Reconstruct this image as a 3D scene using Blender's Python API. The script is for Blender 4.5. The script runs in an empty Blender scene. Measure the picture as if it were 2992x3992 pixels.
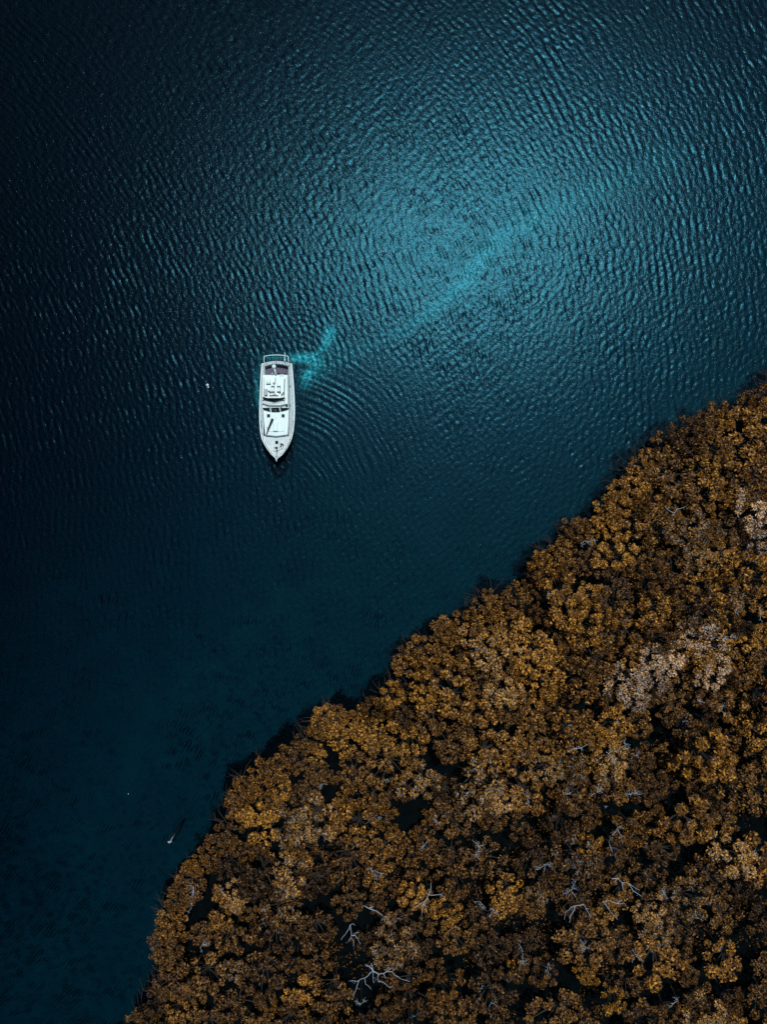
import bpy, math, random
import numpy as np
from mathutils import Vector, Matrix

random.seed(7)
rng = np.random.default_rng(7)
C = bpy.context.scene.collection
SC = bpy.context.scene

# ------------------------------------------------------------------ camera, sky, sun, exposure
CAM_H, PPM = 80.0, 34.0                       # height of the drone, photo pixels per metre on the water
cam = bpy.data.objects.new('camera', bpy.data.cameras.new('camera'))
C.objects.link(cam)
cam.location = (0, 0, CAM_H)
cam.rotation_euler = (0, 0, 0)
cam.data.sensor_fit = 'VERTICAL'
cam.data.sensor_height = 36.0
cam.data.lens = 36.0 / 2 / ((3992 / 2 / PPM) / CAM_H)
cam.data.clip_start, cam.data.clip_end = 0.5, 9000
SC.camera = cam

SUN_EL, SUN_AZ = math.radians(68.5), math.radians(17)     # azimuth clockwise from +Y
world = bpy.data.worlds.new('World')
SC.world = world
world.use_nodes = True
wn = world.node_tree.nodes
sky = wn.new('ShaderNodeTexSky')
sky.sky_type = 'NISHITA'
sky.sun_disc = False
sky.sun_elevation, sky.sun_rotation = SUN_EL, SUN_AZ
sky.altitude = 0
wn['Background'].inputs['Strength'].default_value = 0.05
world.node_tree.links.new(sky.outputs[0], wn['Background'].inputs['Color'])

sun = bpy.data.objects.new('sun', bpy.data.lights.new('sun', 'SUN'))
C.objects.link(sun)
sun.data.energy = 3.6
sun.data.angle = math.radians(0.5)
sun.data.color = (1.0, 0.97, 0.93)
sd = Vector((math.sin(SUN_AZ) * math.cos(SUN_EL), math.cos(SUN_AZ) * math.cos(SUN_EL), math.sin(SUN_EL)))
sun.rotation_euler = sd.to_track_quat('Z', 'Y').to_euler()
sun.location = sd * 200

SC.view_settings.view_transform = 'Standard'
SC.view_settings.look = 'None'
SC.view_settings.gamma = 1
SC.view_settings.use_curve_mapping = False
SC.view_settings.exposure = 0.0
SC.render.engine = 'CYCLES'
SC.cycles.use_denoising = False
SC.cycles.max_bounces = 6
SC.cycles.diffuse_bounces = 2
SC.cycles.transparent_max_bounces = 8
SC.cycles.caustics_reflective = False
SC.cycles.caustics_refractive = False

# ------------------------------------------------------------------ helpers
def G(px, py, z=0.0):
    """point of the place that stands at height z under photo pixel (px, py)"""
    s = (CAM_H - z) / CAM_H / PPM
    return ((px - 1496) * s, -(py - 1996) * s, z)

def new_mat(name):
    m = bpy.data.materials.new(name)
    m.use_nodes = True
    nt = m.node_tree
    return m, nt, nt.nodes['Principled BSDF']

def N(nt, kind, **kw):
    n = nt.nodes.new(kind)
    for k, v in kw.items():
        setattr(n, k, v)
    return n

def math_node(nt, op, a, b=None, clamp=False):
    n = nt.nodes.new('ShaderNodeMath'); n.operation = op; n.use_clamp = clamp
    for i, v in enumerate((a, b)):
        if v is None: continue
        if isinstance(v, (int, float)): n.inputs[i].default_value = v
        else: nt.links.new(v, n.inputs[i])
    return n.outputs[0]

def noise(nt, scale, detail=3, rough=.55, coord='Object', stretch=None):
    tc = nt.nodes.new('ShaderNodeTexCoord')
    n = nt.nodes.new('ShaderNodeTexNoise')
    n.inputs['Scale'].default_value = scale
    n.inputs['Detail'].default_value = detail
    n.inputs['Roughness'].default_value = rough
    if stretch:
        mp = nt.nodes.new('ShaderNodeMapping')
        mp.inputs['Rotation'].default_value = stretch[0]
        mp.inputs['Scale'].default_value = stretch[1]
        nt.links.new(tc.outputs[coord], mp.inputs['Vector'])
        nt.links.new(mp.outputs[0], n.inputs['Vector'])
    else:
        nt.links.new(tc.outputs[coord], n.inputs['Vector'])
    return n.outputs['Fac']

def ramp(nt, fac, stops):
    r = nt.nodes.new('ShaderNodeValToRGB')
    el = r.color_ramp.elements
    while len(el) < len(stops): el.new(0.5)
    for e, (p, c) in zip(el, stops):
        e.position = p
        e.color = (*c, 1) if len(c) == 3 else c
    nt.links.new(fac, r.inputs[0])
    return r.outputs[0]

def plain(name, col, rough=.5, metal=0.0, var=0.12, scale=3.0, bump=0.0):
    m, nt, b = new_mat(name)
    f = noise(nt, scale, 5)
    lo = tuple(c * (1 - var) for c in col); hi = tuple(min(1, c * (1 + var)) for c in col)
    nt.links.new(ramp(nt, f, [(.3, lo), (.7, hi)]), b.inputs['Base Color'])
    b.inputs['Roughness'].default_value = rough
    b.inputs['Metallic'].default_value = metal
    if bump:
        bp = nt.nodes.new('ShaderNodeBump'); bp.inputs['Strength'].default_value = bump
        bp.inputs['Distance'].default_value = .01
        nt.links.new(noise(nt, scale * 12, 2), bp.inputs['Height'])
        nt.links.new(bp.outputs[0], b.inputs['Normal'])
    return m

class MB:
    def __init__(self): self.v, self.f = [], []
    def add(self, vs, fs):
        o = len(self.v); self.v += [tuple(p) for p in vs]; self.f += [tuple(i + o for i in f) for f in fs]; return self
    def prism(self, top, z0=None, bot=None):
        """closed solid; top = ring of 3D points, bottom = the same ring dropped to z0 (or the ring bot)"""
        n = len(top)
        b = bot or [(p[0], p[1], z0) for p in top]
        a2 = sum(top[i][0] * top[(i + 1) % n][1] - top[(i + 1) % n][0] * top[i][1] for i in range(n))
        if a2 < 0: top, b = top[::-1], b[::-1]
        return self.add(list(top) + list(b), [tuple(range(n)), tuple(range(2 * n - 1, n - 1, -1))] +
                        [(i, i + n, (i + 1) % n + n, (i + 1) % n) for i in range(n)])
    def box(self, c, s, rz=0.0):
        cs, sn = math.cos(rz), math.sin(rz)
        ring = [(c[0] + x * cs - y * sn, c[1] + x * sn + y * cs, c[2] + s[2] / 2) for x, y in
                ((-s[0]/2, -s[1]/2), (s[0]/2, -s[1]/2), (s[0]/2, s[1]/2), (-s[0]/2, s[1]/2))]
        return self.prism(ring, c[2] - s[2] / 2)
    def tube(self, pts, r, n=6, closed=False):
        pts = [Vector(p) for p in pts]
        rs = r if isinstance(r, (list, tuple)) else [r] * len(pts)
        vs, fs = [], []
        for i, p in enumerate(pts):
            t = (pts[min(i + 1, len(pts) - 1)] - pts[max(i - 1, 0)])
            if t.length < 1e-6: t = Vector((0, 0, 1))
            t.normalize()
            a = Vector((0, 0, 1)) if abs(t.z) < .9 else Vector((1, 0, 0))
            u = t.cross(a).normalized(); w = t.cross(u)
            for k in range(n):
                an = 2 * math.pi * k / n
                vs.append(p + (u * math.cos(an) + w * math.sin(an)) * rs[i])
        for i in range(len(pts) - 1):
            for k in range(n):
                k2 = (k + 1) % n
                fs.append((i*n + k, i*n + k2, (i+1)*n + k2, (i+1)*n + k))
        fs.append(tuple(range(n))[::-1]); fs.append(tuple(range((len(pts)-1)*n, len(pts)*n)))
        return self.add(vs, fs)
    def dome(self, c, r, rz=None, n=12, m=5, full=False):
        rz = rz or r
        vs, fs = [], []
        lo = -math.pi/2 if full else 0
        for i in range(m + 1):
            t = lo + (math.pi/2 - lo) * i / m
            for k in range(n):
                a = 2*math.pi*k/n
                vs.append((c[0] + r*math.cos(t)*math.cos(a), c[1] + r*math.cos(t)*math.sin(a), c[2] + rz*math.sin(t)))
        for i in range(m):
            for k in range(n):
                fs.append((i*n+k, i*n+(k+1)%n, (i+1)*n+(k+1)%n, (i+1)*n+k))
        fs.append(tuple(range(n))[::-1])
        return self.add(vs, fs)
    def mesh(self, name, mat):
        me = bpy.data.meshes.new(name)
        me.from_pydata(self.v, [], self.f); me.materials.append(mat); me.update()
        return me
    def build(self, name, mat, parent=None, bevel=0.0, smooth=False):
        me = self.mesh(name, mat)
        if smooth: me.polygons.foreach_set('use_smooth', [True] * len(me.polygons))
        o = bpy.data.objects.new(name, me); C.objects.link(o)
        if parent: o.parent = parent
        if bevel:
            b = o.modifiers.new('bevel', 'BEVEL'); b.width = bevel; b.segments = 2; b.limit_method = 'ANGLE'
        return o

def thing(name, label, cat, loc=(0, 0, 0), group=None, rz=0.0):
    o = bpy.data.objects.new(name, None); C.objects.link(o)
    o.location = loc; o.rotation_euler = (0, 0, rz); o.empty_display_size = .3
    o['label'] = label; o['category'] = cat
    if group: o['group'] = group
    return o

def quads_mesh(name, v, f, mat):
    """mesh from numpy arrays of vertices (n,3) and quads (m,4)"""
    me = bpy.data.meshes.new(name)
    me.vertices.add(len(v)); me.vertices.foreach_set('co', np.ascontiguousarray(v, dtype=np.float32).ravel())
    k = f.shape[1]
    me.loops.add(f.size); me.loops.foreach_set('vertex_index', np.ascontiguousarray(f, dtype=np.int32).ravel())
    me.polygons.add(len(f))
    me.polygons.foreach_set('loop_start', np.arange(0, f.size, k, dtype=np.int32))
    me.polygons.foreach_set('loop_total', np.full(len(f), k, dtype=np.int32))
    me.materials.append(mat); me.update(calc_edges=True); me.validate()
    return me

def smoothstep(a, b, x):
    t = np.clip((x - a) / (b - a), 0, 1)
    return t * t * (3 - 2 * t)

def vnoise(x, y, scale, seed):
    """smooth value noise on numpy arrays, -1..1"""
    r = np.random.default_rng(seed).uniform(-1, 1, (64, 64))
    xs, ys = x / scale + 1000, y / scale + 1000
    xi, yi = np.floor(xs).astype(int), np.floor(ys).astype(int)
    fx, fy = xs - xi, ys - yi
    fx, fy = fx * fx * (3 - 2 * fx), fy * fy * (3 - 2 * fy)
    g = lambda i, j: r[i % 64, j % 64]
    return (g(xi, yi) * (1-fx) + g(xi+1, yi) * fx) * (1-fy) + (g(xi, yi+1) * (1-fx) + g(xi+1, yi+1) * fx) * fy

# ------------------------------------------------------------------ the shoreline (edge of the crowns in the photograph)
D = 2992 / 1658
SHORE = [(1760, 760), (1658, 825), (1622, 848), (1590, 870), (1555, 878), (1520, 890), (1490, 905), (1455, 925), (1430, 950), (1405, 975),
         (1370, 1000), (1345, 1030), (1325, 1052), (1300, 1075), (1280, 1112), (1240, 1118), (1225, 1150), (1195, 1180), (1160, 1200),
         (1150, 1225), (1130, 1265), (1100, 1275), (1060, 1280), (1030, 1300), (1005, 1330), (985, 1350), (940, 1355), (920, 1378),
         (890, 1395), (865, 1415), (862, 1440), (870, 1470), (830, 1490), (790, 1520), (760, 1532), (715, 1525), (680, 1545),
         (665, 1580), (640, 1600), (600, 1630), (560, 1655), (525, 1680), (500, 1705), (485, 1740), (490, 1770), (455, 1800),
         (440, 1835), (405, 1865), (385, 1900), (355, 1950), (340, 1985), (330, 2040), (325, 2080), (345, 2110), (320, 2150),
         (300, 2180), (280, 2212), (240, 2300)]
SHORE = [(a * D, b * D) for a, b in SHORE]
SHORE_W = np.array([G(a, b, 3.0)[:2] for a, b in SHORE])
FOREST = np.vstack([SHORE_W, [[-45, -140], [150, -140], [150, 60]]])

def shore_dist(x, y):
    """signed distance in metres to the edge of the forest, positive over the water"""
    best = np.full(x.shape, 1e9)
    for (ax, ay), (bx, by) in zip(SHORE_W[:-1], SHORE_W[1:]):
        dx, dy = bx - ax, by - ay
        t = np.clip(((x - ax) * dx + (y - ay) * dy) / (dx*dx + dy*dy), 0, 1)
        best = np.minimum(best, np.hypot(x - ax - t*dx, y - ay - t*dy))
    inside = np.zeros(x.shape, bool)
    n = len(FOREST)
    for i in range(n):
        (ax, ay), (bx, by) = FOREST[i], FOREST[(i + 1) % n]
        cond = ((ay > y) != (by > y))
        with np.errstate(divide='ignore', invalid='ignore'):
            xi = (bx - ax) * (y - ay) / (by - ay + 1e-12) + ax
        inside ^= cond & (x < xi)
    return np.where(inside, -best, best)

# ------------------------------------------------------------------ ground: seabed and the muddy bank in one sheet, dark reflection fringe painted in
gm, nt, b = new_mat('seabed_mud_and_reflection')
at = N(nt, 'ShaderNodeAttribute', attribute_name='mud')  # mask covers the mud and the painted reflection fringe
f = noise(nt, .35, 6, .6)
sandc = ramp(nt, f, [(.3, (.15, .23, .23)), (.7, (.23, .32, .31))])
mud_reflect_c = ramp(nt, noise(nt, 1.2, 5), [(.3, (.0009, .0018, .0023)), (.7, (.0025, .0045, .0052))])
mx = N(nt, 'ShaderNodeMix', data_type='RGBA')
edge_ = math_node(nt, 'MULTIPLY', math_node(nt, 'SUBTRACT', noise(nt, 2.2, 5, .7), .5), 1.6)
mud_reflect_f = math_node(nt, 'ADD', math_node(nt, 'MULTIPLY', math_node(nt, 'SUBTRACT', math_node(nt, 'ADD', at.outputs['Fac'], edge_), .5), 2.6), .5, True)
nt.links.new(mud_reflect_f, mx.inputs[0]); nt.links.new(sandc, mx.inputs[6]); nt.links.new(mud_reflect_c, mx.inputs[7])
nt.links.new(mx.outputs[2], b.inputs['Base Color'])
b.inputs['Roughness'].default_value = .9
b.inputs['Specular IOR Level'].default_value = .0

def axis(lo, hi, step, far):
    core = np.arange(lo, hi + step / 2, step)
    return np.concatenate([[-far, -far / 4, lo - 60], core, [hi + 60, far / 4, far]])
gx, gy = axis(-54, 54, .5, 3000), axis(-68, 68, .5, 3000)
X, Y = np.meshgrid(gx, gy)
dist = shore_dist(X, Y) + 0.8 * vnoise(X, Y, 3.1, 3)
depth = np.interp(dist, [-4, -2.6, -1.2, .2, 1.1, 12, 30, 50, 75, 3000], [-.35, -.28, .3, .9, 2.55, 2.65, 3.9, 6.4, 9, 12.5])
depth += np.where(dist > 4, .10 * vnoise(X, Y, 9, 5) + .10 * vnoise(X, Y, 3, 6), .06 * vnoise(X, Y, 1.7, 8))
depth = np.minimum(depth, 13)
V = np.stack([X.ravel(), Y.ravel(), -depth.ravel()], 1)
nx, ny = len(gx), len(gy)
I = np.arange(nx * ny).reshape(ny, nx)
F = np.stack([I[:-1, :-1].ravel(), I[:-1, 1:].ravel(), I[1:, 1:].ravel(), I[1:, :-1].ravel()], 1)
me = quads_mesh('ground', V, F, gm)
me.attributes.new('mud', 'FLOAT', 'POINT').data.foreach_set('value', (1 - smoothstep(-.2, 1.7, dist + .7 * vnoise(X, Y, 1.3, 11))).ravel().astype(np.float32))  # bank colour runs past the crowns, painting the trees' dark reflection fringe
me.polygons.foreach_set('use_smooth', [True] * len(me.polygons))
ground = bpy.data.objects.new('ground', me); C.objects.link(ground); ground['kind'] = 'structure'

# ------------------------------------------------------------------ water: a closed body with real waves on top
BOAT = Vector(G(1077, 1598, 0))
STEP = 0.12
wx, wy = np.arange(-48, 48.01, STEP), np.arange(-62.4, 62.41, STEP)
X, Y = np.meshgrid(wx, wy)
U = X + (0.0115 - 0.00014 * X) * Y * Y / 2 + .5 * vnoise(X, Y, 14, 21)
Vv = Y + .6 * vnoise(X, Y, 11, 22)
H = np.zeros_like(X)
wr = np.random.default_rng(12)
for i in range(90):
    lam = math.exp(wr.uniform(math.log(.36), math.log(1.0)))
    k = 2 * math.pi / lam
    dl = wr.normal(0, .13 if i % 3 == 0 else .42)
    if i % 5 == 4: dl += wr.choice([-.9, .9])
    A = .0019 * lam ** .8
    ph = wr.uniform(0, 6.28)
    H += A * np.sin(k * (U * math.cos(dl) + Vv * math.sin(dl)) + ph)
gust = 1 + .25 * vnoise(X, Y, 9, 31) + .15 * vnoise(X, Y, 4, 32)
H *= gust
H = H - .5 * np.abs(H) ** 1.25 * 1.0                     # broader backs, narrower troughs
dsh = shore_dist(X, Y)
trail_w = np.zeros_like(X)
H *= (.08 + .92 * smoothstep(-1, 2.5, dsh)) * (1 + .7 * smoothstep(0, 40, -Y))                  # calmer under the forest's lee
# lee of the boat: short arcs bent round the hull instead of the wind waves
lx, ly = X - BOAT.x, Y - BOAT.y
cx, cy = G(1072, 1925)[:2]
r = np.hypot(X - cx, Y - cy); ang = np.arctan2(X - cx, Y - cy)
lee = smoothstep(1.6, 2.6, lx) * (1 - smoothstep(9, 21, lx)) * smoothstep(-13, -6, ly) * (1 - smoothstep(2.5, 5.0, ly - .16 * lx))
arcs = np.zeros_like(X)
for lam, A, ph in ((.72, .009, 0), (.60, .006, 1.7), (.93, .008, 3.9), (.51, .004, 2.2)):
    arcs += A * np.sin(2 * math.pi / lam * (r + .35 * vnoise(X, Y, 3.0, 41)) + ph)
amask = smoothstep(.05, .3, ang) * (1 - smoothstep(1.15, 1.7, ang)) * (1 - smoothstep(11, 22, r))
H = H * (1 - .72 * lee) + arcs * amask * smoothstep(1.7, 3.2, lx) * (.75 + .4 * vnoise(X, Y, 2.2, 44))
calm = np.exp(-(((lx - 2.9) / 1.4) ** 2 + ((ly - 1.5) / 3.4) ** 2))
H *= 1 - .8 * calm
# ripples spreading from the stern and bow waves
rs = np.hypot(X - G(1150, 1415)[0], Y - G(1150, 1415)[1])
H += .007 * np.sin(2 * math.pi / .62 * rs) * np.exp(-((rs - 4.5) / 2.6) ** 2) * smoothstep(-1, 1, lx - 1.5) * smoothstep(2, 5, ly)

# aerated water stirred up by the propellers, with a glint band painted in
def blob(px, py, rx, ry, rot=0.0):
    a, b_ = G(px, py)[:2]
    c, s = math.cos(rot), math.sin(rot)
    dx, dy = (X - a), (Y - b_)
    return np.exp(-((dx * c + dy * s) / rx) ** 2 - ((-dx * s + dy * c) / ry) ** 2)
air_and_glint = (1.0 * blob(1172, 1396, 1.3, .42) + .65 * blob(1225, 1412, 1.2, .5, -.4) + 1.0 * blob(1280, 1320, .55, 1.3, -.25) + .35 * blob(1290, 1290, .9, .7)
       + .8 * blob(1200, 1458, .8, .6, .6) + .3 * blob(1185, 1490, .5, .9) + .22 * blob(1240, 1470, 1.8, .9, .5)
       + .35 * blob(1003, 1465, .3, .9) + .35 * blob(1000, 1530, .28, .8) + .25 * blob(1004, 1570, .25, .5)
       + .5 * blob(1075, 1395, 1.5, .4) + .16 * blob(1330, 1390, 2.6, 1.2, .3))
trail = [(1300, 1375), (1420, 1350), (1520, 1310), (1590, 1275), (1650, 1235), (1720, 1180), (1790, 1120), (1840, 1060), (1890, 990), (1970, 920), (2080, 860), (2200, 800), (2330, 750), (2470, 690), (2600, 620)]  # far half paints the bright sun-glint band into the water colour
for i, (a, b_) in enumerate(trail):
    amp = np.interp(i, [0, 3, 6, 8, 11, 16], [.05, .12, .30, .30, .13, .05])
    air_and_glint += amp * blob(a, b_, 2.3, np.interp(i, [0, 8, 16], [.45, .9, 1.9]), np.interp(i, [0, 8, 9, 16], [.45, .8, .6, .5]))
for (a, b_, rx, am) in ((1150, 1397, .5, .9), (1170, 1396, .5, .9), (1190, 1395, .5, .9), (1208, 1392, .5, .8), (1228, 1384, .5, .75), (1248, 1368, .45, .8), (1264, 1346, .42, .9), (1276, 1322, .42, 1.1), (1286, 1298, .38, .9),
                       (1240, 1402, .5, .6), (1244, 1420, .45, .6), (1228, 1438, .45, .7), (1210, 1448, .45, .8), (1198, 1464, .4, .8), (1194, 1482, .35, .6), (1200, 1500, .35, .4)):
    air_and_glint += .68 * am * blob(a, b_, rx, rx * .8, .4)
swx, swy = G(1075, 1440)[:2]
air_and_glint *= np.where((lx > 1.2) & (rs < 7), .78 + .34 * np.sin(2 * math.pi / .55 * np.hypot(X - swx, Y - swy) + 1.4 * vnoise(X, Y, 1.4, 47)), 1)
air_and_glint = np.clip(air_and_glint, 0, 1)

nx, ny = len(wx), len(wy)
V = np.stack([X.ravel(), Y.ravel(), H.ravel()], 1)
I = np.arange(nx * ny).reshape(ny, nx)
F = np.stack([I[:-1, :-1].ravel(), I[:-1, 1:].ravel(), I[1:, 1:].ravel(), I[1:, :-1].ravel()], 1)
edge = np.concatenate([I[0, :-1], I[:-1, -1], I[-1, :0:-1], I[:0:-1, 0]])
ne, nb = len(edge), nx * ny
Vb = V[edge].copy(); Vb[:, 2] = -14
en = np.roll(np.arange(ne), -1)
skirt = np.stack([edge, nb + np.arange(ne), nb + en, edge[en]], 1)
V = np.vstack([V, Vb])
corners = [nb, nb + nx - 1, nb + nx - 1 + ny - 1, nb + 2 * (nx - 1) + ny - 1]
F = np.vstack([F, skirt, np.array([corners[::-1]])])

wm = bpy.data.materials.new('sea_water'); wm.use_nodes = True
nt = wm.node_tree
for n in list(nt.nodes): nt.nodes.remove(n)
out = N(nt, 'ShaderNodeOutputMaterial')
tr = N(nt, 'ShaderNodeBsdfTransparent'); tr.inputs[0].default_value = (.80, .93, .97, 1)
gl = N(nt, 'ShaderNodeBsdfGlossy'); gl.inputs['Color'].default_value = (.003, .185, .28, 1); gl.inputs['Roughness'].default_value = .225
gw = N(nt, 'ShaderNodeBsdfGlossy'); gw.inputs['Color'].default_value = (.06, .16, .29, 1); gw.inputs['Roughness'].default_value = .42
gs = N(nt, 'ShaderNodeBsdfGlossy'); gs.inputs['Color'].default_value = (.40, .85, .95, 1); gs.inputs['Roughness'].default_value = .13
geo = N(nt, 'ShaderNodeTexCoord')
b1 = N(nt, 'ShaderNodeBump'); b1.inputs['Strength'].default_value = 1; b1.inputs['Distance'].default_value = .026
b2 = N(nt, 'ShaderNodeBump'); b2.inputs['Strength'].default_value = 1; b2.inputs['Distance'].default_value = .024
nt.links.new(noise(nt, 3.6, 3, .65, 'Object', ((0, 0, .25), (1.25, .6, 1))), b1.inputs['Height'])
nt.links.new(noise(nt, 5.5, 2, .6, 'Object', ((0, 0, -.3), (1.2, .7, 1))), b2.inputs['Height'])
nt.links.new(b1.outputs[0], gl.inputs['Normal'])
nt.links.new(b1.outputs[0], b2.inputs['Normal']); nt.links.new(b2.outputs[0], gs.inputs['Normal'])
mg = N(nt, 'ShaderNodeMixShader'); mg.inputs[0].default_value = .12
ad = N(nt, 'ShaderNodeAddShader'); nt.links.new(b1.outputs[0], gw.inputs['Normal'])
nt.links.new(gl.outputs[0], ad.inputs[0]); nt.links.new(gw.outputs[0], ad.inputs[1])
nt.links.new(ad.outputs[0], mg.inputs[1]); nt.links.new(gs.outputs[0], mg.inputs[2])
at = N(nt, 'ShaderNodeAttribute', attribute_name='aeration_and_glint')
df = N(nt, 'ShaderNodeBsdfDiffuse'); df.inputs[0].default_value = (.02, .36, .44, 1)
nt.links.new(b1.outputs[0], df.inputs['Normal'])
af = math_node(nt, 'MULTIPLY', at.outputs['Fac'], math_node(nt, 'MULTIPLY', math_node(nt, 'SUBTRACT', noise(nt, 3.4, 7, .78), .41, True), 5.5), True)
# steep ripple faces painted darker in the tint, standing in for refraction
sx = N(nt, 'ShaderNodeSeparateXYZ'); nt.links.new(b1.outputs[0], sx.inputs[0])
mr = N(nt, 'ShaderNodeMapRange'); mr.interpolation_type = 'SMOOTHSTEP'
mr.inputs['From Min'].default_value = .978; mr.inputs['From Max'].default_value = .9995; mr.inputs['To Min'].default_value = .2; mr.inputs['To Max'].default_value = 1
nt.links.new(sx.outputs['Z'], mr.inputs['Value'])
tm = N(nt, 'ShaderNodeMix', data_type='RGBA'); nt.links.new(mr.outputs[0], tm.inputs[0])
tm.inputs[6].default_value = (.02, .05, .08, 1); tm.inputs[7].default_value = (.85, .96, 1, 1)
nt.links.new(tm.outputs[2], tr.inputs[0])
ma = N(nt, 'ShaderNodeMixShader'); nt.links.new(af, ma.inputs[0])
nt.links.new(tr.outputs[0], ma.inputs[1]); nt.links.new(df.outputs[0], ma.inputs[2])
fr = N(nt, 'ShaderNodeFresnel'); fr.inputs['IOR'].default_value = 1.34; nt.links.new(b1.outputs[0], fr.inputs['Normal'])
ms = N(nt, 'ShaderNodeMixShader'); nt.links.new(fr.outputs[0], ms.inputs[0])
nt.links.new(ma.outputs[0], ms.inputs[1]); nt.links.new(mg.outputs[0], ms.inputs[2])
nt.links.new(ms.outputs[0], out.inputs['Surface'])
va = N(nt, 'ShaderNodeVolumeAbsorption')
# absorption per metre: red 1.1, green .30, blue .23
va.inputs['Color'].default_value = (0.0, .645, .725, 1); va.inputs['Density'].default_value = .84
nt.links.new(va.outputs[0], out.inputs['Volume'])
try: wm.volume_sampling = 'EQUIANGULAR'
except Exception: pass
me = quads_mesh('water', V, F, wm)
a = np.zeros(len(V), np.float32); a[:nb] = air_and_glint.ravel()
me.attributes.new('aeration_and_glint', 'FLOAT', 'POINT').data.foreach_set('value', a)
sm = np.ones(len(F), bool); sm[(nx-1)*(ny-1):] = False
me.polygons.foreach_set('use_smooth', sm)
water = bpy.data.objects.new('water', me); C.objects.link(water); water['kind'] = 'structure'

# the open sea beyond the surveyed bay
sm_, nt, b = new_mat('open_sea')
b.inputs['Base Color'].default_value = (.004, .02, .03, 1); b.inputs['Roughness'].default_value = .25
bp = N(nt, 'ShaderNodeBump'); bp.inputs['Distance'].default_value = .1
nt.links.new(noise(nt, 1.0, 4), bp.inputs['Height']); nt.links.new(bp.outputs[0], b.inputs['Normal'])
R = 3000
mb = MB()
x0, x1, y0, y1 = wx[0], wx[-1], wy[0], wy[-1]
ring_i = [(x0, y0, 0), (x1, y0, 0), (x1, y1, 0), (x0, y1, 0)]; ring_o = [(-R, -R, 0), (R, -R, 0), (R, R, 0), (-R, R, 0)]
mb.add(ring_i + ring_o, [(4, 5, 1, 0), (5, 6, 2, 1), (6, 7, 3, 2), (7, 4, 0, 3)])
o = mb.build('open_sea', sm_); o['kind'] = 'structure'

# ------------------------------------------------------------------ materials for the boat
M = {}
M['gel'] = plain('white_gelcoat', (.58, .76, .77), .35, 0, .05, 1.5)
M['gel2'] = plain('cool_white_gelcoat', (.58, .73, .73), .4, 0, .07, 2)
M['deck'] = plain('weathered_deck', (.34, .44, .48), .75, 0, .45, 8, .3)
M['fore'] = plain('foredeck_paint', (.47, .59, .61), .7, 0, .18, 3, .2)
M['hull'] = plain('dark_hull_paint', (.006, .010, .018), .3, 0, .2, 2)
M['floor'] = plain('cockpit_sole', (.075, .08, .12), .8, 0, .35, 6, .3)
M['glass'] = plain('tinted_glass', (.004, .018, .022), .08, 0, .2, 2)
M['black'] = plain('black_fittings', (.012, .018, .022), .5, 0, .2, 8)
M['steel'] = plain('polished_rail', (.62, .68, .70), .3, .6, .1, 5)
M['cush'] = plain('lilac_cushion', (.40, .38, .48), .8, 0, .1, 6)
M['pale'] = plain('pale_seat', (.62, .72, .74), .6, 0, .08, 6)
M['red'] = plain('red_cloth', (.22, .02, .04), .7, 0, .2, 6)

# ------------------------------------------------------------------ the motor yacht
boat = thing('motor_yacht', 'white motor yacht with dark hull and flybridge lying still on open water', 'boat', BOAT)
def P(px, py, z):
    g = G(px, py, z)
    return (g[0] - BOAT.x, g[1] - BOAT.y, z)
LEFT = [(1022, 1417), (1019, 1450), (1016, 1500), (1014, 1550), (1012.6, 1600), (1013, 1640), (1016, 1680), (1021.5, 1710), (1031, 1730), (1043, 1750), (1058, 1770), (1070, 1782), (1076, 1788)]
RIGHT = [(1136, 1417), (1140, 1450), (1144, 1500), (1147, 1550), (1148.5, 1600), (1147, 1640), (1143, 1680), (1136, 1710), (1127.5, 1730), (1116.5, 1750), (1102, 1770), (1087, 1782), (1080, 1788)]
def sheer(py): return 1.15 + .55 * max(0, (py - 1560) / 230) ** 1.6
NS = len(LEFT)
deckL = [P(a, b_, sheer(b_)) for a, b_ in LEFT]; deckR = [P(a, b_, sheer(b_)) for a, b_ in RIGHT]
mb = MB()
rows = []
for i in range(NS):
    l, r_ = Vector(deckL[i]), Vector(deckR[i]); c = (l + r_) / 2; hw = (r_ - l) / 2
    t = i / (NS - 1)
    row = []
    for z, k in ((1, 1.0), (.62, .97 - .10 * t), (.25, .93 - .2 * t), (0, .90 - .26 * t)):
        zz = -0.05 + (l.z + .05) * z
        row.append((c + hw * -k, zz))
    keel = (c.x, c.y + (0.35 * t * 2 if t > .6 else 0), -.55)
    pts = [(p.x, p.y + (1 - z_) * .9 * max(0, t - .5) * 1.2, zz) for (p, zz), z_ in zip(row, (1, .62, .25, 0))]
    ptsr = [(2 * c.x - p[0], p[1], p[2]) for p in pts][::-1]
    rows.append(pts + [keel] + ptsr)
k = len(rows[0])
vs = [p for r_ in rows for p in r_]
fs = [(i*k+j, i*k+j+1, (i+1)*k+j+1, (i+1)*k+j) for i in range(NS-1) for j in range(k-1)]
fs += [tuple(range(k))[::-1], tuple(range((NS-1)*k, NS*k))]
mb.add(vs, fs).build('hull', M['hull'], boat, smooth=False)

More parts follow.
